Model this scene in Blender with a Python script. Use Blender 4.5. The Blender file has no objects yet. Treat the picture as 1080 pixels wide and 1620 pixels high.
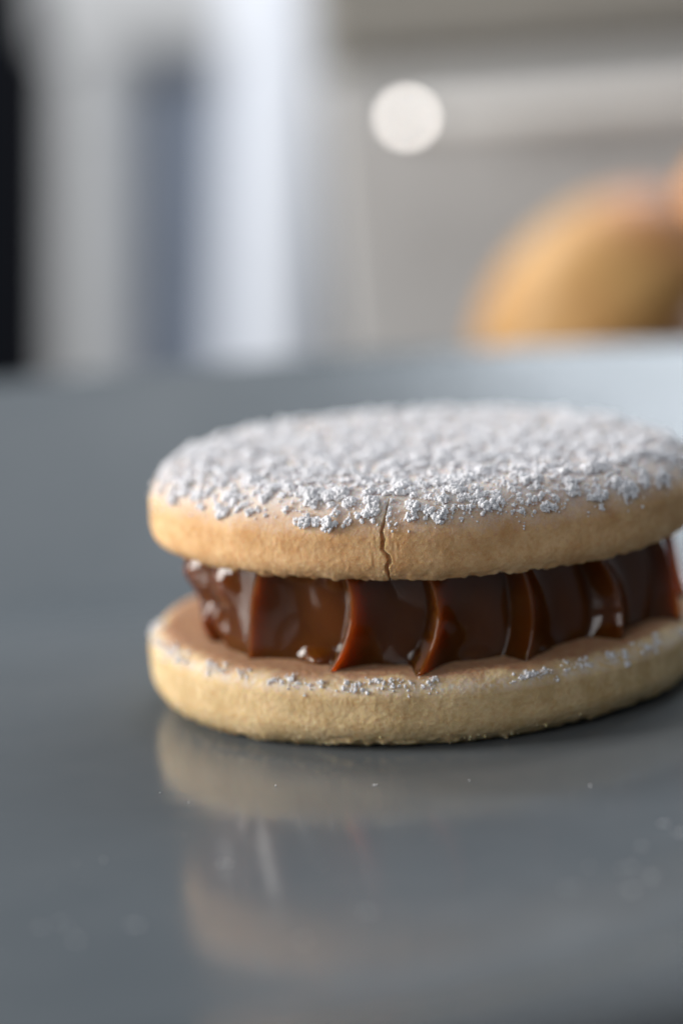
import bpy, math, random
import numpy as np
from mathutils import Matrix, Vector

MM = 0.001
rng = np.random.default_rng(7)
random.seed(7)
scene = bpy.context.scene
COL = scene.collection

# ------------------------------------------------------------------ camera
CAM_POS = (1.8483, -278.8407, 66.524)
YAW, PITCH, ROLL = -0.0338, 0.1709, 0.0799
cam_d = bpy.data.cameras.new('camera')
cam = bpy.data.objects.new('camera', cam_d)
COL.objects.link(cam)
fw = Vector((math.sin(YAW) * math.cos(PITCH), math.cos(YAW) * math.cos(PITCH), -math.sin(PITCH)))
rt = Vector((math.cos(YAW), -math.sin(YAW), 0))
up = rt.cross(fw)
r2 = rt * math.cos(ROLL) - up * math.sin(ROLL)
u2 = rt * math.sin(ROLL) + up * math.cos(ROLL)
mw = Matrix((r2, u2, -fw)).transposed().to_4x4()
mw.translation = Vector(CAM_POS) * MM
cam.matrix_world = mw
cam_d.sensor_fit = 'HORIZONTAL'
cam_d.sensor_width = 14.9
cam_d.lens = 14.9 * 4416.85 / 1080.0
cam_d.clip_start = 0.005
cam_d.clip_end = 20.0
cam_d.dof.use_dof = True
cam_d.dof.focus_distance = 0.2545
cam_d.dof.aperture_fstop = 5.5
scene.camera = cam

# ------------------------------------------------------------------ world, lamp, exposure
world = bpy.data.worlds.new('World')
scene.world = world
world.use_nodes = True
bg = world.node_tree.nodes['Background']
bg.inputs[0].default_value = (0.90, 0.95, 1.0, 1)
bg.inputs[1].default_value = 0.14

def area(name, loc, target, w, h, power, color):
    l = bpy.data.lights.new(name, 'AREA')
    l.shape = 'RECTANGLE'
    l.size, l.size_y = w, h
    l.energy = power
    l.color = color
    o = bpy.data.objects.new(name, l)
    COL.objects.link(o)
    o.location = loc
    d = Vector(target) - Vector(loc)
    o.rotation_euler = d.to_track_quat('-Z', 'Y').to_euler()
    return o

area('window_light', (-0.62, 0.0, 0.19), (0, 0.04, 0.02), 0.28, 0.32, 6.4, (1.0, 0.96, 0.91))
area('front_fill_light', (-0.30, -0.62, 0.34), (0, 0.0, 0.02), 0.34, 0.26, 1.1, (0.97, 0.98, 1.0))  # added soft fill for the biscuit front, in place of ambient bounce
area('cabinet_fill_light', (0.02, 0.12, 0.42), (0.06, 0.34, 0.02), 0.075, 0.075, 0.28, (1.0, 0.96, 0.93))  # added lamp, brightens the cabinet and feeds the handle glint
area('chair_fill_light', (-0.42, 0.52, 0.62), (-0.08, 1.0, 0.03), 0.35, 0.30, 8.0, (0.95, 0.97, 1.0))  # added unseen lamp that keeps the chair posts bright
area('back_window_light', (0.19, 0.50, 0.43), (0.04, 0.10, 0.0), 0.46, 0.24, 2.5, (0.84, 0.92, 1.0))

scene.view_settings.view_transform = 'Standard'
scene.view_settings.look = 'None'
scene.view_settings.exposure = 0.0
scene.view_settings.gamma = 1.0
scene.view_settings.use_curve_mapping = False
scene.cycles.use_denoising = True
scene.cycles.max_bounces = 10
scene.cycles.sample_clamp_indirect = 6.0

# ------------------------------------------------------------------ helpers
def link(o, parent=None, label=None, cat=None, group=None, kind=None):
    COL.objects.link(o)
    if parent is not None:
        o.parent = parent
    if label: o['label'] = label
    if cat: o['category'] = cat
    if group: o['group'] = group
    if kind: o['kind'] = kind
    return o

def empty(name, loc=(0, 0, 0), **k):
    o = bpy.data.objects.new(name, None)
    o.empty_display_size = 0.01
    o.location = loc
    return link(o, **k)

def mesh_obj(name, verts, faces, mat, smooth=True, scale=MM, **k):
    """verts (n,3) in millimetres; faces: (m,3|4) array or list of tuples"""
    me = bpy.data.meshes.new(name)
    v = np.asarray(verts, dtype=np.float32) * scale
    if isinstance(faces, np.ndarray):
        n, c = faces.shape
        me.vertices.add(len(v)); me.vertices.foreach_set('co', v.ravel())
        me.loops.add(n * c); me.loops.foreach_set('vertex_index', faces.ravel().astype(np.int32))
        me.polygons.add(n)
        me.polygons.foreach_set('loop_start', np.arange(0, n * c, c, dtype=np.int32))
        me.update(calc_edges=True)
    else:
        me.from_pydata([tuple(x) for x in v], [], faces)
    if smooth:
        me.polygons.foreach_set('use_smooth', np.ones(len(me.polygons), dtype=bool))
    me.validate()
    me.materials.append(mat)
    o = bpy.data.objects.new(name, me)
    return link(o, **k)

def _hash(ix, iy, iz, seed):
    n = (ix.astype(np.int64) * 374761393 + iy.astype(np.int64) * 668265263 + iz.astype(np.int64) * 2147483647 + seed * 974634777)
    n = (n ^ (n >> 13)) * 1274126177
    n = (n ^ (n >> 16)) & 0xFFFFFF
    return n / float(0xFFFFFF)

def vnoise(p, scale, seed=0):
    """value noise in [-1, 1] of points p (n,3) in mm; scale = feature size in mm"""
    q = np.asarray(p, dtype=np.float64) / scale + 100.0
    i = np.floor(q).astype(np.int64)
    f = q - i
    f = f * f * f * (f * (f * 6 - 15) + 10)
    out = 0
    for dx in (0, 1):
        for dy in (0, 1):
            for dz in (0, 1):
                w = (f[:, 0] if dx else 1 - f[:, 0]) * (f[:, 1] if dy else 1 - f[:, 1]) * (f[:, 2] if dz else 1 - f[:, 2])
                out = out + w * _hash(i[:, 0] + dx, i[:, 1] + dy, i[:, 2] + dz, seed)
    return out * 2 - 1

def fbm(p, scale, seed=0, octs=3):
    a, s, t = 1.0, 0.0, 0.0
    for k in range(octs):
        s = s + a * vnoise(p, scale / 2 ** k, seed + 17 * k)
        t += a
        a *= 0.55
    return s / t

def grid_faces(na, nr, wrap=True):
    """rows nr (profile), columns na (around)"""
    i = np.arange(nr - 1)[:, None]
    j = np.arange(na if wrap else na - 1)[None, :]
    j2 = (j + 1) % na
    a = i * na + j; b = i * na + j2; c = (i + 1) * na + j2; d = (i + 1) * na + j
    return np.stack([a, b, c, d], -1).reshape(-1, 4)

def lathe(profile, n=64, center=(0, 0, 0)):
    pr = np.asarray(profile, float)
    a = np.linspace(0, 2 * np.pi, n, endpoint=False)
    v = np.stack([np.outer(pr[:, 0], np.cos(a)), np.outer(pr[:, 0], np.sin(a)), np.repeat(pr[:, 1:2], n, 1)], -1).reshape(-1, 3)
    return v + np.asarray(center), grid_faces(n, len(pr))

def arc(cx, cz, rx, rz, a0, a1, n):
    t = np.radians(np.linspace(a0, a1, n))
    return [(cx + rx * math.cos(x), cz + rz * math.sin(x)) for x in t]

def rounded_box(sx, sy, sz, b=1.0):
    """12-sided bevelled box, centred, millimetres"""
    hx, hy, hz = sx / 2, sy / 2, sz / 2
    v, f = [], []
    idx = {}
    for x in (-1, 1):
        for y in (-1, 1):
            for z in (-1, 1):
                for ax in range(3):
                    p = [x * hx, y * hy, z * hz]
                    for k in range(3):
                        if k != ax:
                            p[k] -= (x, y, z)[k] * b
                    idx[(x, y, z, ax)] = len(v); v.append(p)
    def q(*k): f.append(tuple(idx[i] for i in k))
    s = (-1, 1)
    for a in s:
        q((a, -1, -1, 0), (a, 1, -1, 0), (a, 1, 1, 0), (a, -1, 1, 0))
        q((-1, a, -1, 1), (1, a, -1, 1), (1, a, 1, 1), (-1, a, 1, 1))
        q((-1, -1, a, 2), (1, -1, a, 2), (1, 1, a, 2), (-1, 1, a, 2))
        for c in s:
            q((a, c, -1, 0), (a, c, 1, 0), (a, c, 1, 1), (a, c, -1, 1))
            q((a, -1, c, 0), (a, 1, c, 0), (a, 1, c, 2), (a, -1, c, 2))
            q((-1, a, c, 1), (1, a, c, 1), (1, a, c, 2), (-1, a, c, 2))
            for e in s:
                q((a, c, e, 0), (a, c, e, 1), (a, c, e, 2))
    return np.array(v), f

def box_obj(name, x0, x1, y0, y1, z0, z1, mat, b=1.0, **k):
    v, f = rounded_box(x1 - x0, y1 - y0, z1 - z0, b)
    return mesh_obj(name, v + [(x0 + x1) / 2, (y0 + y1) / 2, (z0 + z1) / 2], f, mat, smooth=False, **k)

def rod(p0, p1, r0, r1, n=28, cap=0.35):
    """closed tapered round bar with softly rounded ends"""
    p0, p1 = np.array(p0, float), np.array(p1, float)
    d = p1 - p0; L = np.linalg.norm(d); d /= L
    a = np.cross(d, [0, 0, 1.0]);
    if np.linalg.norm(a) < 1e-3: a = np.cross(d, [0, 1.0, 0])
    a /= np.linalg.norm(a); b = np.cross(d, a)
    st = [(0.001, 0)] + [(r0 * math.sin(t), r0 * cap * (1 - math.cos(t))) for t in np.linspace(0.3, 1.57, 6)]
    st += [(r1 * math.sin(t), L - r1 * cap * (1 - math.cos(t))) for t in np.linspace(1.57, 0.3, 6)] + [(0.001, L)]
    ang = np.linspace(0, 2 * np.pi, n, endpoint=False)
    v = []
    for r, s in st:
        v.append(p0 + d * s + r * (np.outer(np.cos(ang), a) + np.outer(np.sin(ang), b)))
    return np.concatenate(v), grid_faces(n, len(st))

# ------------------------------------------------------------------ materials
def mat(name):
    m = bpy.data.materials.new(name)
    m.use_nodes = True
    nt = m.node_tree
    return m, nt, nt.nodes['Principled BSDF']

def nd(nt, t, **k):
    n = nt.nodes.new(t)
    for a, v in k.items():
        if a.startswith('i_'):
            key = a[2:]
            key = int(key) if key.isdigit() else key.replace('_', ' ')
            n.inputs[key].default_value = v
        else:
            setattr(n, a, v)
    return n

def noise(nt, scale, detail=3, rough=0.55, coord=None):
    """scale = features per metre"""
    n = nd(nt, 'ShaderNodeTexNoise')
    n.inputs['Scale'].default_value = scale
    n.inputs['Detail'].default_value = detail
    n.inputs['Roughness'].default_value = rough
    nt.links.new(coord, n.inputs['Vector'])
    return n

def ramp(nt, src, stops):
    r = nd(nt, 'ShaderNodeValToRGB')
    el = r.color_ramp.elements
    while len(el) < len(stops): el.new(0.5)
    for e, (p, c) in zip(el, stops):
        e.position = p
        e.color = (*c, 1) if len(c) == 3 else c
    nt.links.new(src, r.inputs[0])
    return r

def math_n(nt, op, a, b=None, clamp=False):
    m = nd(nt, 'ShaderNodeMath', operation=op, use_clamp=clamp)
    for i, x in enumerate((a, b)):
        if x is None: continue
        if isinstance(x, (int, float)): m.inputs[i].default_value = x
        else: nt.links.new(x, m.inputs[i])
    return m.outputs[0]

def mix_col(nt, fac, a, b):
    m = nd(nt, 'ShaderNodeMix', data_type='RGBA')
    nt.links.new(fac, m.inputs[0])
    for s, x in ((6, a), (7, b)):
        if isinstance(x, tuple): m.inputs[s].default_value = (*x, 1)
        else: nt.links.new(x, m.inputs[s])
    return m.outputs[2]

def bump(nt, bsdf, height, strength, dist):
    b = nd(nt, 'ShaderNodeBump')
    b.inputs['Strength'].default_value = strength
    b.inputs['Distance'].default_value = dist
    nt.links.new(height, b.inputs['Height'])
    nt.links.new(b.outputs[0], bsdf.inputs['Normal'])

def plain(name, col, rough=0.5, metallic=0.0, var=0.12, scale=60, bumpd=0.0):
    m, nt, b = mat(name)
    tc = nd(nt, 'ShaderNodeTexCoord')
    n = noise(nt, scale, 4, 0.6, tc.outputs['Object'])
    lo = tuple(c * (1 - var) for c in col); hi = tuple(min(1, c * (1 + var)) for c in col)
    r = ramp(nt, n.outputs[0], [(0.3, lo), (0.7, hi)])
    nt.links.new(r.outputs[0], b.inputs['Base Color'])
    b.inputs['Roughness'].default_value = rough
    b.inputs['Metallic'].default_value = metallic
    if bumpd:
        bump(nt, b, n.outputs[0], 0.4, bumpd)
    return m

def biscuit_mat(name, base_lo, base_hi, toast, dust_z0=None, dust_z1=None, stain=None, rim=None):
    m, nt, b = mat(name)
    tc = nd(nt, 'ShaderNodeTexCoord')
    P = tc.outputs['Object']
    sep = nd(nt, 'ShaderNodeSeparateXYZ'); nt.links.new(P, sep.inputs[0])
    n1 = noise(nt, 330, 5, 0.65, P)
    n2 = noise(nt, 1500, 4, 0.7, P)
    n3 = noise(nt, 6500, 2, 0.6, P)
    c1 = ramp(nt, n1.outputs[0], [(0.35, base_lo), (0.68, base_hi)]).outputs[0]
    f2 = ramp(nt, n2.outputs[0], [(0.46, (0, 0, 0)), (0.66, (1, 1, 1))]).outputs[0]
    c2 = mix_col(nt, math_n(nt, 'MULTIPLY', f2, 0.5), c1, toast)
    # pale crumb flecks
    f3 = ramp(nt, n3.outputs[0], [(0.60, (0, 0, 0)), (0.72, (1, 1, 1))]).outputs[0]
    col = mix_col(nt, math_n(nt, 'MULTIPLY', f3, 0.45), c2, (0.80, 0.64, 0.42))
    if stain is not None:
        x2 = math_n(nt, 'MULTIPLY', sep.outputs[0], sep.outputs[0])
        y2 = math_n(nt, 'MULTIPLY', sep.outputs[1], sep.outputs[1])
        rr = math_n(nt, 'SQRT', math_n(nt, 'ADD', x2, y2))
        rn = math_n(nt, 'ADD', rr, math_n(nt, 'MULTIPLY', math_n(nt, 'SUBTRACT', n1.outputs[0], 0.5), 0.0045))
        fr = math_n(nt, 'DIVIDE', math_n(nt, 'SUBTRACT', 0.0272, rn), 0.0012, clamp=True)
        fz = math_n(nt, 'DIVIDE', math_n(nt, 'SUBTRACT', sep.outputs[2], 0.0056), 0.0012, clamp=True)
        fm = ramp(nt, n2.outputs[0], [(0.35, (0.62, 0.62, 0.62)), (0.65, (0.95, 0.95, 0.95))]).outputs[0]
        fs = math_n(nt, 'MULTIPLY', math_n(nt, 'MULTIPLY', fr, fz), fm)
        col = mix_col(nt, fs, col, stain)
    if rim is not None:
        zr = math_n(nt, 'SUBTRACT', math_n(nt, 'ADD', sep.outputs[2], math_n(nt, 'MULTIPLY', sep.outputs[0], rim[1])), math_n(nt, 'MULTIPLY', sep.outputs[1], rim[0]))
        fb = math_n(nt, 'SUBTRACT', 1.0, math_n(nt, 'DIVIDE', math_n(nt, 'ABSOLUTE', math_n(nt, 'SUBTRACT', zr, 0.0069)), 0.0009), clamp=True)
        fn = ramp(nt, n2.outputs[0], [(0.40, (0, 0, 0)), (0.62, (1, 1, 1))]).outputs[0]
        col = mix_col(nt, math_n(nt, 'MULTIPLY', math_n(nt, 'MULTIPLY', fb, fn), 0.6), col, (0.80, 0.80, 0.82))
    if dust_z0 is not None:
        zz = math_n(nt, 'ADD', sep.outputs[2], math_n(nt, 'MULTIPLY', math_n(nt, 'SUBTRACT', n2.outputs[0], 0.5), 0.0030))
        zz = math_n(nt, 'ADD', zz, math_n(nt, 'MULTIPLY', math_n(nt, 'SUBTRACT', n1.outputs[0], 0.5), 0.0016))
        fd = math_n(nt, 'DIVIDE', math_n(nt, 'SUBTRACT', zz, dust_z0), dust_z1 - dust_z0, clamp=True)
        fp = ramp(nt, n3.outputs[0], [(0.30, (0.35, 0.35, 0.35)), (0.6, (1, 1, 1))]).outputs[0]
        col = mix_col(nt, math_n(nt, 'MULTIPLY', math_n(nt, 'MULTIPLY', fd, fp), 0.84), col, (0.76, 0.76, 0.79))
    nt.links.new(col, b.inputs['Base Color'])
    b.inputs['Roughness'].default_value = 0.88
    b.inputs['Specular IOR Level'].default_value = 0.25
    b.inputs['Subsurface Weight'].default_value = 0.55
    b.inputs['Subsurface Radius'].default_value = (1.0, 0.55, 0.25)
    b.inputs['Subsurface Scale'].default_value = 0.0012
    h = math_n(nt, 'ADD', math_n(nt, 'MULTIPLY', n2.outputs[0], 0.10), math_n(nt, 'MULTIPLY', n3.outputs[0], 0.7))
    bump(nt, b, h, 0.6, 0.00015)
    return m

M_top = biscuit_mat('baked_biscuit_top', (0.60, 0.345, 0.155), (0.80, 0.53, 0.28), (0.56, 0.25, 0.09), 0.0000, 0.0030)
M_bot = biscuit_mat('baked_biscuit_bottom', (0.58, 0.41, 0.205), (0.80, 0.61, 0.35), (0.54, 0.31, 0.13), stain=(0.40, 0.19, 0.11), rim=(0.031, 0.0249))

M_sugar, nt, b = mat('powdered_sugar')
tc = nd(nt, 'ShaderNodeTexCoord')
n = noise(nt, 6500, 3, 0.7, tc.outputs['Object'])
r = ramp(nt, n.outputs[0], [(0.3, (0.80, 0.80, 0.83)), (0.7, (0.87, 0.87, 0.895))])
nt.links.new(r.outputs[0], b.inputs['Base Color'])
b.inputs['Roughness'].default_value = 0.8
b.inputs['Specular IOR Level'].default_value = 0.12
bump(nt, b, n.outputs[0], 0.15, 0.0001)

M_caramel, nt, b = mat('glossy_caramel')
b.inputs['Base Color'].default_value = (0.098, 0.026, 0.003, 1)
b.inputs['Roughness'].default_value = 0.07
b.inputs['IOR'].default_value = 1.40
b.inputs['Subsurface Weight'].default_value = 1.0
b.inputs['Subsurface Radius'].default_value = (1.0, 0.48, 0.13)
b.inputs['Subsurface Scale'].default_value = 0.0095
b.inputs['Subsurface Anisotropy'].default_value = 0.0
tc = nd(nt, 'ShaderNodeTexCoord')
n = noise(nt, 700, 3, 0.5, tc.outputs['Object'])
bump(nt, b, n.outputs[0], 0.04, 0.0003)

M_plate, nt, b = mat('grey_glazed_ceramic')
tc = nd(nt, 'ShaderNodeTexCoord')
n = noise(nt, 25, 4, 0.6, tc.outputs['Object'])
r = ramp(nt, n.outputs[0], [(0.3, (0.122, 0.140, 0.156)), (0.7, (0.146, 0.163, 0.178))])
nt.links.new(r.outputs[0], b.inputs['Base Color'])
n2 = noise(nt, 90, 4, 0.65, tc.outputs['Object'])
r2_ = ramp(nt, n2.outputs[0], [(0.3, (0.10, 0.10, 0.10)), (0.75, (0.20, 0.20, 0.20))])
nt.links.new(r2_.outputs[0], b.inputs['Roughness'])
b.inputs['IOR'].default_value = 1.5
b.inputs['Specular IOR Level'].default_value = 0.26
n3 = noise(nt, 160, 2, 0.5, tc.outputs['Object'])
bump(nt, b, n3.outputs[0], 0.06, 0.0004)

M_table = plain('dark_table_top', (0.16, 0.14, 0.12), 0.5, scale=40)
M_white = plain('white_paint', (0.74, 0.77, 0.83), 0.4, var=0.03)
M_white_shade = plain('shaded_white_paint', (0.46, 0.465, 0.47), 0.5, var=0.08)  # white paint darkened in colour for the shaded parts of the chair
M_dark = plain('unlit_doorway_black', (0.004, 0.005, 0.008), 0.7)  # near black, the darkness of the doorway put into the colour
M_dark.node_tree.nodes['Principled BSDF'].inputs['Specular IOR Level'].default_value = 0.1
M_cab = plain('grey_cabinet_paint', (0.47, 0.472, 0.475), 0.45, var=0.05, scale=15)
M_cabdk = plain('olive_grey_cabinet_paint', (0.25, 0.244, 0.225), 0.45, var=0.05, scale=15)
M_steel = plain('satin_aluminium', (0.78, 0.77, 0.75), 0.5, 0.3, var=0.04)
M_chrome = plain('polished_steel', (0.92, 0.90, 0.87), 0.08, 1.0, var=0.02)
M_slate = plain('slate_blue_paint', (0.13, 0.155, 0.20), 0.5)
M_stem = plain('brown_stem', (0.10, 0.06, 0.03), 0.8)

def fruit_mat(name, a, bcol, blush, axis, rough=0.5):
    m, nt, b = mat(name)
    tc = nd(nt, 'ShaderNodeTexCoord')
    P = tc.outputs['Object']
    n = noise(nt, 70, 4, 0.6, P)
    c = ramp(nt, n.outputs[0], [(0.35, a), (0.65, bcol)]).outputs[0]
    dot = nd(nt, 'ShaderNodeVectorMath', operation='DOT_PRODUCT')
    nt.links.new(P, dot.inputs[0]); dot.inputs[1].default_value = axis
    f = math_n(nt, 'ADD', math_n(nt, 'MULTIPLY', dot.outputs['Value'], 70.0), math_n(nt, 'SUBTRACT', n.outputs[0], 1.45), clamp=True)
    nt.links.new(mix_col(nt, f, c, blush), b.inputs['Base Color'])
    b.inputs['Roughness'].default_value = rough
    n2 = noise(nt, 900, 3, 0.6, P)
    bump(nt, b, n2.outputs[0], 0.2, 0.0003)
    return m

# ------------------------------------------------------------------ table and plate
table = box_obj('table', -420, 420, -420, 285, -34, -4, M_table, b=2.0,
                label='dark table top under the grey plate', cat='table')

prof = [(0.01, 0)] + [(r, 0) for r in np.linspace(4, 80, 20)]
for t in np.linspace(0, 1, 26)[1:]:
    r_ = 80 + 59.5 * t
    z_ = 20.7 * (0.15 * t * t + 0.85 * t) * (t / (t + 0.03)) * 1.03
    prof.append((r_, z_))
zt = prof[-1][1]
prof += arc(139.5, zt - 1.5, 1.5, 1.5, 80, -80, 8)
prof += [(133, zt - 5.6), (112, zt - 13), (92, -1.2), (84, -3.0), (80, -3.9), (76, -3.98), (72, -3.0), (0.01, -3.0)]
v, f = lathe(prof, 220, (-30, -19, 0))
plate = mesh_obj('plate', v, f[:, ::-1].copy(), M_plate,
                 label='large glossy dark grey ceramic plate under the sandwich biscuit', cat='plate')

# ------------------------------------------------------------------ the sandwich biscuit
alf = empty('sandwich_biscuit', label='round sandwich biscuit filled with caramel and dusted with powdered sugar', cat='biscuit')

R_B, TH_B = 28.0, 8.0
BAX, BAY = 0.031, 0.0249
def bot_top(x, y):            # slightly uneven upper face
    return TH_B + BAX * y - BAY * x - 0.15

TOP_C = np.array([0.794, 0.309, 20.67]); R_T = 27.87; TH_T = 8.75
TAX, TAY = 0.0165, 0.0294
cx_, sx_ = math.cos(TAX), math.sin(TAX); cy_, sy_ = math.cos(TAY), math.sin(TAY)
ROT_T = np.array([[cy_, 0, sy_], [0, 1, 0], [-sy_, 0, cy_]]) @ np.array([[1, 0, 0], [0, cx_, -sx_], [0, sx_, cx_]])

def az_samples(dense=None):
    """degrees; 0 faces the camera (-y), negative to the left"""
    a = list(np.arange(-100, 100, 0.33)) + list(np.arange(100, 260, 1.4))
    if dense:
        a = [x for x in a if not (dense[0] < x < dense[1])] + list(np.arange(dense[0], dense[1], dense[2]))
    return np.array(sorted(a))

CRACK = [(-6.2, 27.0), (-7.04, 23.9), (-7.34, 23.1), (-7.84, 21.83), (-8.32, 21.0), (-7.95, 20.17), (-8.24, 19.31), (-7.19, 18.69), (-6.95, 18.07), (-7.63, 17.5), (-7.41, 16.6), (-7.5, 15.5)]
CZ = np.array([c[1] for c in CRACK])[::-1]; CA = np.array([c[0] for c in CRACK])[::-1]

def resample(pts, step):
    """step(r,z) -> spacing"""
    pts = np.array(pts); out = [pts[0]]
    seg = np.hypot(*np.diff(pts, axis=0).T); s = np.concatenate([[0], np.cumsum(seg)])
    d = 0.0
    while True:
        p = out[-1]
        d += step(p[0], p[1])
        if d >= s[-1]: break
        out.append(np.array([np.interp(d, s, pts[:, 0]), np.interp(d, s, pts[:, 1])]))
    out.append(pts[-1])
    return np.array(out)

# profile of the top biscuit, local z about its centre, from underside centre to top centre
hz = TH_T / 2
TOP_PROF = [(0.02, -hz), (R_T - 2.6, -hz)] + arc(R_T - 2.6, -hz + 2.3, 2.6, 2.3, -88, 0, 14) \
    + arc(R_T - 5.6, hz - 4.9, 5.6, 4.3, 3, 86, 26) + [(17, hz - 0.45), (10, hz - 0.3), (0.02, hz - 0.25)]
tp = resample(TOP_PROF, lambda r, z: 0.115 if r > 23 and z > -hz + 0.02 else (0.8 if z < 0 else 0.4))

def top_outline(az):
    a = np.radians(az)
    return 1 + 0.006 * np.sin(2 * a + 0.5) + 0.004 * np.sin(5 * a + 1.0) + 0.003 * np.sin(9 * a)

def top_point(az, r, z):
    """local biscuit point (rotated and placed)"""
    a = np.radians(az)
    k = top_outline(az)
    return np.stack([r * k * np.sin(a), -r * k * np.cos(a), z], -1)

def to_world_top(P):
    return P @ ROT_T.T + TOP_C

az = az_samples((-10.5, -4.5, 0.045))
A, I = np.meshgrid(az, np.arange(len(tp)))
Rr = tp[I, 0]; Zz = tp[I, 1]
P = top_point(A.ravel(), Rr.ravel(), Zz.ravel())
# normals of the profile
tn = np.gradient(tp, axis=0); nn = np.stack([tn[:, 1], -tn[:, 0]], -1); nn /= np.linalg.norm(nn, axis=1)[:, None] + 1e-9
NR = nn[I, 0].ravel(); NZ = nn[I, 1].ravel()
aa = np.radians(A.ravel())
Nrm = np.stack([NR * np.sin(aa), -NR * np.cos(aa), NZ], -1)
amp = np.clip((Rr.ravel() - 15) / 8, 0, 1)
pores = fbm(P, 0.7, 11, 2)
disp = 0.20 * fbm(P, 9, 3, 2) + 0.02 * fbm(P, 1.6, 5, 3) + 0.02 * np.minimum(pores - 0.1, 0.25) + 0.035 * vnoise(P, 0.24, 8)
# ragged lower edge
low = np.exp(-((Zz.ravel() + hz) / 0.7) ** 2) * (Rr.ravel() > R_T - 3.4)
disp = disp + low * 0.22 * vnoise(P, 0.7, 21)
# the crack: a real groove
Wp = P @ ROT_T.T + TOP_C
caz = np.interp(Wp[:, 2], CZ, CA)
dist = np.abs(A.ravel() - caz) / 57.3 * 27.6 + 0.05 * vnoise(P, 0.4, 33)
front = (Rr.ravel() > 22.5) & (Zz.ravel() > -hz - 0.1)
wid = 0.19 + 0.07 * vnoise(P, 1.1, 40)
wid = np.where(Wp[:, 2] > 21.8, wid * np.clip((23.8 - Wp[:, 2]) / 2.0, 0.0, 1), wid)
g = np.clip(1 - (np.clip(dist, 0, None) / np.clip(wid, 1e-3, None)) ** 2, 0, 1)
lipb = np.exp(-((dist - wid - 0.12) / 0.16) ** 2)
disp = disp * amp + front * (-0.8 * np.sqrt(g) * (wid > 0.02) + 0.01 * lipb * (wid > 0.05))
P = P + Nrm * disp[:, None]
top_w = to_world_top(P)
top_o = mesh_obj('top_biscuit', P, grid_faces(len(az), len(tp)), M_top, parent=alf,
                 label='golden upper biscuit with a crack down its front edge')
top_o.matrix_local = Matrix(np.vstack([np.hstack([ROT_T, (TOP_C * MM)[:, None]]), [0, 0, 0, 1]]).tolist())

# bottom biscuit: flat base, uneven upper face
BOT_PROF = [(0.02, 0), (R_B - 5.2, 0.0)] + arc(R_B - 4.8, 3.6, 4.8, 3.6, -86, 0, 18) \
    + arc(R_B - 2.6, TH_B - 2.3, 2.6, 2.3, 4, 88, 16) + [(20, TH_B), (0.02, TH_B)]
bp = resample(BOT_PROF, lambda r, z: 0.12 if r > 22 and z > 0.01 else 0.8)
az2 = az_samples()
A, I = np.meshgrid(az2, np.arange(len(bp)))
Rr = bp[I, 0].ravel(); Zz = bp[I, 1].ravel(); aa = np.radians(A.ravel())
k = 1 + 0.005 * np.sin(3 * aa + 1.3) + 0.003 * np.sin(7 * aa)
P = np.stack([Rr * k * np.sin(aa), -Rr * k * np.cos(aa), Zz], -1)
P[:, 2] *= bot_top(P[:, 0], P[:, 1]) / TH_B
# left side of the base is rounded off a little more
tn = np.gradient(bp, axis=0); nn = np.stack([tn[:, 1], -tn[:, 0]], -1); nn /= np.linalg.norm(nn, axis=1)[:, None] + 1e-9
Nrm = np.stack([nn[I, 0].ravel() * np.sin(aa), -nn[I, 0].ravel() * np.cos(aa), nn[I, 1].ravel()], -1)
amp = np.clip((Rr - 15) / 8, 0, 1)
disp = 0.16 * fbm(P, 8, 53, 2) + 0.025 * fbm(P, 1.5, 55, 3) + 0.025 * np.minimum(fbm(P, 0.6, 61, 2) - 0.1, 0.25) + 0.04 * vnoise(P, 0.24, 58)
low = np.exp(-((Zz - 0.8) / 0.8) ** 2) * (Rr > R_B - 3.4)
disp += low * 0.26 * np.clip(vnoise(P, 0.75, 71), -0.4, 1)
P = P + Nrm * (disp * amp)[:, None]
P[:, 2] = np.maximum(P[:, 2], 0.02)
BOT_P, BOT_N = P.copy(), Nrm.copy()
mesh_obj('bottom_biscuit', P, grid_faces(len(az2), len(bp)), M_bot, parent=alf,
         label='pale lower biscuit with caramel stained rim')

# caramel filling with piped flutes
RIDGES = [(-100, -100, -100), (-83, -82, -83), (-61, -63, -64), (-39.0, -43.3, -45.5), (-16.6, -16.2, -21.6), (1.5, 3.2, -2.5), (23.1, 24.9, 21.5), (43.5, 50.2, 47.4), (66, 71, 69)]
RIDGES += [(x, x, x) for x in (92, 113, 134, 156, 178, 199, 219, 240, 260)]
RT, RM, RF = (np.array([r[i] for r in RIDGES], float) for i in range(3))
DEP = np.array([1.0, 0.7, 0.8, 2.2, 2.4, 2.4, 2.3, 1.3] + [1.0] * 9)
faz = np.array(sorted(list(np.arange(-100, 90, 0.16)) + list(np.arange(90, 260, 1.0))))
NZF = 90
T, Aq = np.meshgrid(np.linspace(0, 1, NZF), faz, indexing='ij')
t = T.ravel(); a = Aq.ravel()
# ridge azimuth at height t (quadratic through foot, middle, top)
ridge = RF[:, None] * (2 * t - 1) * (t - 1) + RM[:, None] * 4 * t * (1 - t) + RT[:, None] * t * (2 * t - 1)
idx = np.clip((a[None, :] >= ridge).sum(0) - 1, 0, len(RIDGES) - 2)
cols = np.arange(len(a))
lo = ridge[idx, cols]; hi = ridge[idx + 1, cols]
u = np.clip((a - lo) / (hi - lo), 0, 1)
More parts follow.
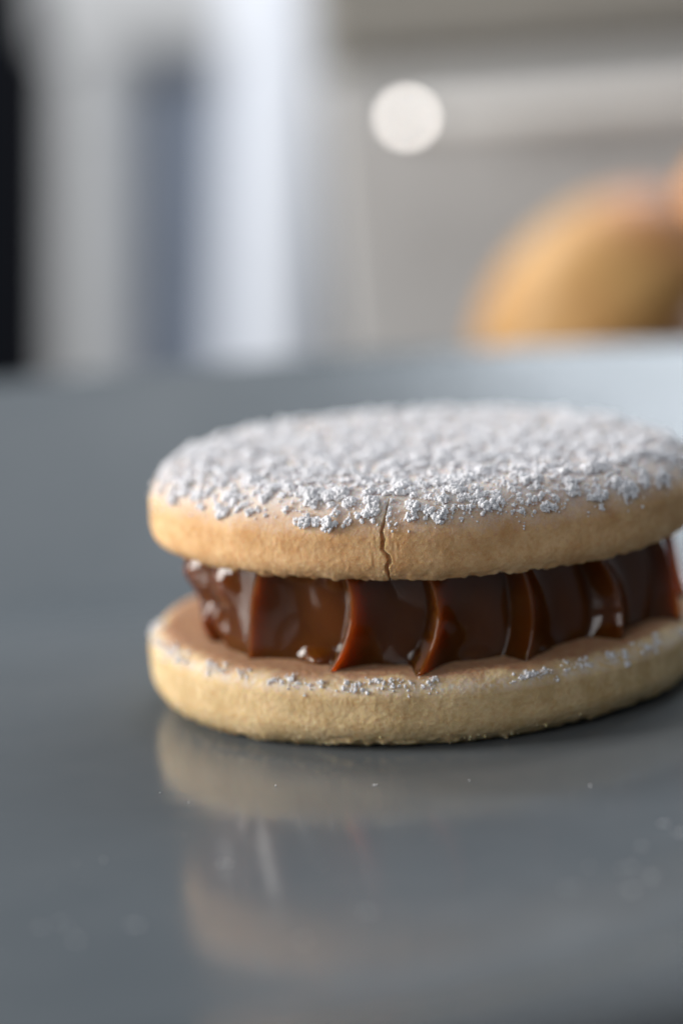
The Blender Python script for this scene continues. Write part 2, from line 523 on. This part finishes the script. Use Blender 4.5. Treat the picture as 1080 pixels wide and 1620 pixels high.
# every flute: concave scallop falling away from its left ridge, hollow, short steep rise to the next ridge
def sstep(x):
    x = np.clip(x, 0, 1)
    return x * x * (3 - 2 * x)
fall_l = 1 - (1 - np.clip(np.sqrt(u * u + 0.022 ** 2) - 0.022, 0, 0.5) / 0.5) ** 2.3
ur = 1 - u
fall_r = 1 - (1 - np.clip(np.sqrt(ur * ur + 0.022 ** 2) - 0.022, 0, 0.11) / 0.11) ** 2.0
shape = fall_l * fall_r
dep = DEP[idx] * (1 + 0.10 * np.sin(a * 0.21 + t * 4)) * (0.86 + 0.14 * np.cos((t - 0.5) * 3))
foot = 25.3 + 0.25 * np.sin(np.radians(a) * 7 + 1)
rr = foot * (2 * t - 1) * (t - 1) + 24.45 * 4 * t * (1 - t) + 24.0 * t * (2 * t - 1)
rr = rr - 1.6 * np.clip((-24 - np.where(a > 180, a - 360, a)) / 18, 0, 1) * np.clip((np.where(a > 180, a - 360, a) + 150) / 30, 0, 1) * np.clip(1 - t * 1.5, 0, 1)
am = np.where(a > 180, a - 360, a)
left = np.clip((-50 - am) / 12, 0, 1) * np.clip((am + 150) / 30, 0, 1)                       # folded blob at the left end
rr = rr + 1.7 * np.clip((a - 50) / 20, 0, 1) * np.clip((150 - a) / 20, 0, 1)
rr = rr - left * 1.2 * np.clip(1 - t * 1.6, 0, 1) - left * 0.2
rr = rr - left * 0.9
fr_ = 24.0 - dep + 0.1 * (t - 0.5) - left * 0.5 + 1.7 * np.clip((a - 50) / 20, 0, 1) * np.clip((150 - a) / 20, 0, 1)
rr = rr - (rr - fr_) * shape
def gb(a0, t0, sa, st, h):
    return h * np.exp(-((a - a0) / sa) ** 2 - ((t - t0) / st) ** 2)
rr += gb(-27, 0.06, 4.5, 0.10, 1.3) + gb(-20, 0.95, 3.0, 0.13, 1.1) + gb(-0.5, 0.04, 2.6, 0.09, 1.1)
rr += gb(-73, 0.75, 6, 0.24, 1.5) + gb(-55, 0.75, 5, 0.22, 1.1) + gb(-64, 0.25, 7, 0.18, 1.2) + gb(-30, 0.95, 5, 0.08, 0.6)
rr += gb(30, 0.03, 4, 0.1, 0.7) + gb(12, 0.03, 4, 0.1, 0.6)
X = np.sin(np.radians(a)); Y = -np.cos(np.radians(a))
zb = bot_top(rr * X, rr * Y) - 0.30
# underside of the top biscuit at (x, y)
nT = ROT_T @ np.array([0, 0, 1.0]); cT = TOP_C + ROT_T @ np.array([0, 0, -hz + 0.30])
zt_ = cT[2] - (nT[0] * (rr * X - cT[0]) + nT[1] * (rr * Y - cT[1])) / nT[2]
P = np.stack([rr * X, rr * Y, zb + (zt_ - zb) * t], -1)
P[:, :2] *= (1 + 0.003 * fbm(P, 6.0, 91, 1) + 0.0004 * fbm(P, 1.5, 93, 1))[:, None]
na = len(faz)
F = grid_faces(na, NZF)
# caps
P = np.concatenate([P, [[0, 0, zb.mean()], [0, 0, zt_.mean()]]])
nb = len(P) - 2
caps = [(nb, (j + 1) % na, j) for j in range(na)] + [(nb + 1, (NZF - 1) * na + j, (NZF - 1) * na + (j + 1) % na) for j in range(na)]
mesh_obj('caramel_filling', P, [tuple(x) for x in F.tolist()] + caps, M_caramel, parent=alf,
         label='glossy dark caramel filling with piped vertical flutes')

# ------------------------------------------------------------------ powdered sugar
def ico(sub):
    import bmesh
    bm = bmesh.new()
    bmesh.ops.create_icosphere(bm, subdivisions=sub, radius=1.0)
    v = np.array([x.co[:] for x in bm.verts]); f = np.array([[q.index for q in p.verts] for p in bm.faces])
    bm.free()
    return v, f
ICO = {1: ico(1), 2: ico(2)}

def grains_mesh(centres, radii):
    vs, fs, off = [], [], 0
    big = (radii > 0.15) & (centres[:, 1] < -8)
    for lev, sel in ((1, ~big), (2, big)):
        c = centres[sel]; r = radii[sel]
        if not len(c): continue
        v, f = ICO[lev]
        n = len(c)
        # random rotation and stretch of every grain
        q = rng.normal(size=(n, 4)); q /= np.linalg.norm(q, axis=1)[:, None]
        w_, x_, y_, z_ = q.T
        Rm = np.stack([np.stack([1 - 2 * (y_ ** 2 + z_ ** 2), 2 * (x_ * y_ - z_ * w_), 2 * (x_ * z_ + y_ * w_)], -1),
                       np.stack([2 * (x_ * y_ + z_ * w_), 1 - 2 * (x_ ** 2 + z_ ** 2), 2 * (y_ * z_ - x_ * w_)], -1),
                       np.stack([2 * (x_ * z_ - y_ * w_), 2 * (y_ * z_ + x_ * w_), 1 - 2 * (x_ ** 2 + y_ ** 2)], -1)], 1)
        st = rng.uniform(0.7, 1.25, (n, 1, 3))
        jit = 1 + rng.uniform(-0.16, 0.16, (n, len(v), 1))
        V = (v[None] * st * jit) @ np.transpose(Rm, (0, 2, 1)) * r[:, None, None] + c[:, None, :]
        vs.append(V.reshape(-1, 3))
        fs.append((f[None] + (np.arange(n) * len(v))[:, None, None] + off).reshape(-1, 3))
        off += n * len(v)
    return np.concatenate(vs), np.concatenate(fs)

# height/normal of the top biscuit's upper half as a function of distance s along the profile from the top centre
up_prof = tp[::-1]; up_prof = up_prof[up_prof[:, 1] > -1.5]
seg = np.hypot(*np.diff(up_prof, axis=0).T); S = np.concatenate([[0], np.cumsum(seg)])
def surf(s, az_):
    r = np.interp(s, S, up_prof[:, 0]); z = np.interp(s, S, up_prof[:, 1])
    r1 = np.interp(s + 0.1, S, up_prof[:, 0]); z1 = np.interp(s + 0.1, S, up_prof[:, 1])
    tr, tz = r1 - r, z1 - z
    l = np.hypot(tr, tz) + 1e-9
    nr, nz = -tz / l, tr / l
    a_ = np.radians(az_)
    P_ = top_point(az_, r, z)
    N_ = np.stack([nr * np.sin(a_), -nr * np.cos(a_), nz], -1)
    return P_, N_, r, z

def sample_top(n):
    """area-uniform points over the upper face and shoulder"""
    s = rng.uniform(0, 1, n * 3)
    smax = S[-1]
    s = s * smax
    rr_ = np.interp(s, S, up_prof[:, 0])
    keep = rng.uniform(0, R_T, len(s)) < rr_
    s = s[keep][:n]
    return s, rng.uniform(-180, 180, len(s))

def edge_mask(P_, N_, z):
    """1 on the flat top, fading down the shoulder; ragged"""
    base = 0.55 + 0.9 * fbm(P_, 2.6, 101, 3)
    azp = np.degrees(np.arctan2(P_[:, 0], -P_[:, 1]))
    reach = 0.95 - 0.25 * np.clip((azp - 20) / 40, 0, 1) + 0.55 * np.clip((-azp - 45) / 30, 0, 1) * 0.6
    return np.clip((z - reach + 1.1 * (base - 0.55)) / 1.7, 0, 1)

cen, rad = [], []
# clumps
s_, a_ = sample_top(9000)
P_, N_, r_, z_ = surf(s_, a_)
m = edge_mask(P_, N_, z_) * np.clip(0.58 + 1.3 * fbm(P_, 1.3, 111, 3), 0.06, 1)
sel = rng.uniform(0, 1, len(m)) < m * 0.92
P_, N_ = P_[sel], N_[sel]
csize = np.clip(rng.lognormal(-1.18, 0.48, len(P_)), 0.12, 0.8)
for p_, n_, cs in zip(P_, N_, csize):
    k = int(7 + 120 * cs * cs)
    if p_[1] > 2: k = max(4, k // 3)
    d = rng.normal(size=(k, 3)); d /= np.linalg.norm(d, axis=1)[:, None]
    d *= cs * (rng.uniform(0.12, 1, (k, 1)) ** 0.5)
    hgt = d @ n_
    d -= np.outer(np.where(hgt < 0, 1.6 * hgt, 0.28 * hgt), n_)
    cen.append(p_ + n_ * 0.10 + d)
    rad.append(np.clip(rng.lognormal(-2.2 if p_[1] < 2 else -1.75, 0.34, k), 0.05, 0.28) * (0.75 + 0.45 * cs))
# loose fine grains
s_, a_ = sample_top(26000)
P_, N_, r_, z_ = surf(s_, a_)
m = np.clip(edge_mask(P_, N_, z_ + 0.5) * 0.8, 0, 1) * np.clip(0.5 + 1.4 * fbm(P_, 1.6, 131, 2), 0.05, 1)
front_ = (P_[:, 1] < 10)
sel = (rng.uniform(0, 1, len(m)) < m * 0.75) & front_
cen.append(P_[sel] + N_[sel] * 0.07); rad.append(np.clip(rng.lognormal(-2.25, 0.3, sel.sum()), 0.05, 0.2))
# stray specks down the side
s_, a_ = sample_top(5000)
P_, N_, r_, z_ = surf(s_, a_)
sel = (z_ < 2.0) & (rng.uniform(0, 1, len(z_)) < 0.22 * np.exp(-(2.0 - z_) / 1.2)) & (np.abs(a_) < 100)
cen.append(P_[sel] + N_[sel] * 0.06); rad.append(np.clip(rng.lognormal(-2.3, 0.3, sel.sum()), 0.05, 0.16))
cen = np.concatenate(cen); rad = np.concatenate(rad)
# keep the crack open
Wc = to_world_top(cen)
azc = np.degrees(np.arctan2(cen[:, 0], -cen[:, 1]))
dc = np.abs(azc - np.interp(Wc[:, 2], CZ, CA)) / 57.3 * 27.5
keep = ~((dc < 0.22) & (Wc[:, 1] < -20) & (Wc[:, 2] < 24.0))
cen, rad = cen[keep], rad[keep]
print('grains', len(cen), ((rad > 0.15) & (cen[:, 1] < -8)).sum())
v, f = grains_mesh(cen, rad)
mesh_obj('powdered_sugar', v, f, M_sugar, parent=top_o, kind='stuff',
         label='clumpy white powdered sugar covering the upper biscuit')

# sugar crumbs along the rim of the lower biscuit
Wd = BOT_P; azb = np.degrees(np.arctan2(Wd[:, 0], -Wd[:, 1])); rb = np.hypot(Wd[:, 0], Wd[:, 1])
zrel = Wd[:, 2] / (bot_top(Wd[:, 0], Wd[:, 1]))
ok = np.where((rb > 26.0) & (zrel > 0.78) & (zrel < 0.965) & (azb > -95) & (azb < 75))[0]
pick = rng.choice(ok, 2000)
cl = fbm(BOT_P[pick], 3.0, 201, 2)
zb_ = zrel[pick]
pr = np.clip(0.40 + 2.0 * cl + 0.4 * (azb[pick] < -65), 0, 1) * (np.exp(-((zb_ - 0.905) / 0.04) ** 2) + 0.12)
pick = pick[rng.uniform(0, 1, len(pick)) < pr * 0.5]
cen, rad = [], []
for i in pick:
    cs = min(0.40, rng.lognormal(-2.0, 0.6)); k = int(1 + 75 * cs * cs)
    d = rng.normal(size=(k, 3)) * cs * 0.5
    h_ = d @ BOT_N[i]; d -= np.outer(np.where(h_ < 0, 1.5 * h_, 0.2 * h_), BOT_N[i])
    cen.append(BOT_P[i] + BOT_N[i] * 0.06 + d); rad.append(np.clip(rng.lognormal(-2.3, 0.32, k), 0.05, 0.2))
cen = np.concatenate(cen); rad = np.concatenate(rad)
v, f = grains_mesh(cen, rad)
mesh_obj('sugar_crumbs', v, f, M_sugar, parent=bpy.data.objects['bottom_biscuit'], kind='stuff')

# biscuit crumbs on the lower edge of the bottom biscuit
ok = np.where((rb > 26.2) & (BOT_P[:, 2] > 0.3) & (BOT_P[:, 2] < 1.6) & (azb > -70) & (azb < 60))[0]
pick = rng.choice(ok, 90)
pick = pick[rng.uniform(0, 1, len(pick)) < np.clip(0.45 + 1.3 * fbm(BOT_P[pick], 4, 301, 2), 0, 1)]
cen = BOT_P[pick] + BOT_N[pick] * 0.05; rad = np.clip(rng.lognormal(-2.0, 0.3, len(pick)), 0.08, 0.24)
cen[:, 2] = np.maximum(cen[:, 2], rad * 0.9 + 0.05)
v, f = grains_mesh(cen, rad)
mesh_obj('edge_crumbs', v, f, M_bot, parent=bpy.data.objects['bottom_biscuit'], kind='stuff')

# ------------------------------------------------------------------ sugar specks on the plate
def clump(c, cs, k):
    d = rng.normal(size=(k, 3)) * cs * [1, 1, 0.25]
    d[:, 2] = np.abs(d[:, 2])
    r_ = np.clip(rng.lognormal(-3.0, 0.3, k), 0.03, 0.085)
    p_ = np.array([c[0], c[1], 0.0]) + d
    p_[:, 2] += r_ * 0.8
    return p_, r_
c_, r_ = clump((-5.3, -37.9), 0.13, 9)
v, f = grains_mesh(c_, r_)
mesh_obj('sugar_crumb', v, f, M_sugar, label='single white sugar crumb on the plate just in front of the biscuit', cat='crumb')
spots = [((-17.4, -59.1), .28, 12), ((-23.4, -73.3), .30, 14), ((-31.1, -72.4), .25, 8), ((-29.5, -71.5), .22, 8), ((-27.5, -76.1), .28, 9),
         ((10.2, -71.8), .34, 16), ((14.7, -73.2), .30, 12), ((16.4, -70.4), .34, 16), ((15.0, -67.6), .30, 12), ((18.8, -56.2), .22, 10),
         ((19.8, -59.2), .25, 10), ((16.4, -61.9), .22, 8), ((-5.4, -74.1), .25, 8), ((13.6, -43.3), .10, 4), ((-10.5, -79.8), .25, 8)]
for k in range(24):
    spots.append(((rng.uniform(-42, 30), rng.uniform(-86, -34)), .06, int(rng.integers(1, 3))))
cc, rr_ = zip(*[clump(*q) for q in spots])
cc = np.concatenate(cc); rr_ = np.concatenate(rr_)
ok = np.hypot(cc[:, 0], cc[:, 1]) > 29.5
v, f = grains_mesh(cc[ok], rr_[ok])
mesh_obj('sugar_dust', v, f, M_sugar, kind='stuff', label='fine white sugar specks scattered over the grey plate', cat='sugar')

# ------------------------------------------------------------------ background
def fruit(name, c, axes, tilt, m, label, cat, stem_axis, seam=True):
    """slightly cleft stone fruit; tilt in degrees about the viewing axis"""
    root = empty(name, (c[0] * MM, c[1] * MM, c[2] * MM), label=label, cat=cat)
    n, rws = 56, 34
    th = np.linspace(0.001, np.pi - 0.001, rws); ph = np.linspace(0, 2 * np.pi, n, endpoint=False)
    Tt, Pp = np.meshgrid(th, ph, indexing='ij')
    rad_ = 1 - 0.10 * np.exp(-(Tt / 0.30) ** 2)
    if seam:
        dphi = np.abs((Pp - 4.4 + np.pi) % (2 * np.pi) - np.pi)
        rad_ = rad_ - 0.045 * np.exp(-(dphi / 0.16) ** 2) * np.sin(Tt)
    v = np.stack([rad_ * np.sin(Tt) * np.cos(Pp), rad_ * np.sin(Tt) * np.sin(Pp), rad_ * np.cos(Tt)], -1).reshape(-1, 3)
    v = v * axes
    v = v * (1 + 0.02 * fbm(v, 14, 77, 2))[:, None]
    tr_ = math.radians(tilt)
    Rt_ = np.array([[math.cos(tr_), 0, math.sin(tr_)], [0, 1, 0], [-math.sin(tr_), 0, math.cos(tr_)]])
    v = v @ Rt_.T
    mesh_obj('flesh', v, grid_faces(n, rws)[:, ::-1].copy(), m, parent=root)
    e0 = Rt_ @ np.array([0, 0, axes[2] * 0.86]); e1 = Rt_ @ np.array([1.0, 0.5, axes[2] * 0.86 + 4])
    vs, fs = rod(e0, e1, 1.3, 1.0, 10)
    mesh_obj('stem', vs, fs, M_stem, parent=root)
    return root

M_f1 = fruit_mat('apricot_skin', (0.44, 0.235, 0.075), (0.52, 0.31, 0.115), (0.45, 0.12, 0.05), (0.35, -0.2, 0.9))
M_f2 = fruit_mat('deep_orange_skin', (0.60, 0.24, 0.06), (0.68, 0.32, 0.09), (0.6, 0.2, 0.05), (0.0, 0.0, -1.0))
M_f3 = fruit_mat('shade_ball_skin', (0.050, 0.024, 0.014), (0.065, 0.032, 0.018), (0.035, 0.014, 0.010), (0, 0, 1), 0.35)  # dark colour stands for shade between the fruit
fruit('apricot', (35.0, 228, 13.2), (18.3, 18, 25.5), 56, M_f1, 'yellow orange apricot with a red blush lying behind the plate', 'fruit', None)
fruit('apricot', (72, 256, 19.0), (21, 22, 23), -8, M_f2, 'deep orange apricot behind the plate, cut off by the right edge', 'fruit', None)
fruit('shade_ball', (58, 209, 6.6), (11.6, 11.0, 10.6), 0, M_f3, 'dark ball added for the shaded gap beside the two apricots', 'fruit', None)  # dark ball added where the gap under the fruit is in shade

# pale painted chair beyond the table, seen obliquely, its back raked to the right
CH0 = np.array([-200, 1150, -720])
chair = empty('chair', tuple(CH0 * MM), label='pale painted chair with raked back posts beyond the table', cat='chair')
def chair_part(name, vf, m, smooth=True, **k):
    v, f = vf
    return mesh_obj(name, np.asarray(v) - CH0, f, m, smooth=smooth, parent=chair, **k)
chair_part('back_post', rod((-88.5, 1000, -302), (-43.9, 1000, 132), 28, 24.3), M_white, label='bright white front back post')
chair_part('back_post', rod((-171, 1020, -302), (-131, 1020, 132), 19.7, 16.4), M_white_shade, label='rear back post in white greyed for shade')
vb, fb = rounded_box(112, 20, 72, 10)
chair_part('top_rail', (vb + [-104, 1012, 95], fb), M_white_shade, smooth=False)
vb, fb = rounded_box(66, 8, 355, 2)
vb[:, 0] += vb[:, 2] * 0.098
chair_part('back_panel', (vb + [-112, 1024, -118], fb), M_slate, smooth=False)
vb, fb = rounded_box(400, 420, 26, 6)
chair_part('seat', (vb + [-250, 1190, -314], fb), M_white_shade, smooth=False)
for (x_, y_) in ((-75, 1005), (-75, 1370), (-425, 1005), (-425, 1370)):
    chair_part('leg', rod((x_, y_, -720), (x_, y_, -326), 14, 20), M_white)

# near-black sheet standing in for an unlit doorway; grey cabinet with a steel bar handle
box_obj('doorway_dark', -1200, 1200, 1500, 1560, -720, 900, M_dark, b=2, kind='structure')
CB0 = np.array([120, 352, -720])
cab = empty('cabinet', tuple(CB0 * MM), label='grey cabinet with a horizontal steel bar handle behind the fruit', cat='cabinet')
def cab_box(name, x0, x1, y0, y1, z0, z1, m, b=2.0):
    v, f = rounded_box(x1 - x0, y1 - y0, z1 - z0, b)
    return mesh_obj(name, v + [(x0 + x1) / 2, (y0 + y1) / 2, (z0 + z1) / 2] - CB0, f, m, smooth=False, parent=cab)
cab_box('body', -17.5, 300, 363, 600, -720, 124, M_cabdk)
cab_box('door', -16.5, 299, 348, 362, -700, 56.5, M_cab)
cab_box('drawer_front', -16.5, 299, 348, 362, 60, 122, M_cabdk)
v, f = rod((0, 331, 46), (240, 331, 46), 3.3, 3.3, 32, 0.9)
hd = mesh_obj('handle', v - CB0, f, M_steel, parent=cab)
cap_n = Vector((0.01, -0.85, 0.526)).normalized()  # small mirror cap, tilted so the added lamp glints towards the camera
pr_ = [(0.01, 1.6)] + [(r_, 1.6 - r_ * r_ / 2 / 30) for r_ in np.linspace(0.3, 1.9, 8)] + [(2.2, 1.3), (2.2, -1.6), (0.01, -2.0)]
v, f = lathe(pr_, 32)
Rc = np.array(cap_n.to_track_quat('Z', 'Y').to_matrix())
mesh_obj('glint_cap', v @ Rc.T + np.array([2.0, 326.5, 46]) - CB0, f[:, ::-1].copy(), M_chrome, parent=hd)
for x_ in (26, 215):
    v, f = rod((x_, 332, 46), (x_, 351, 46), 2.2, 2.2, 16)
    mesh_obj('handle_post', v - CB0, f, M_steel, parent=hd)
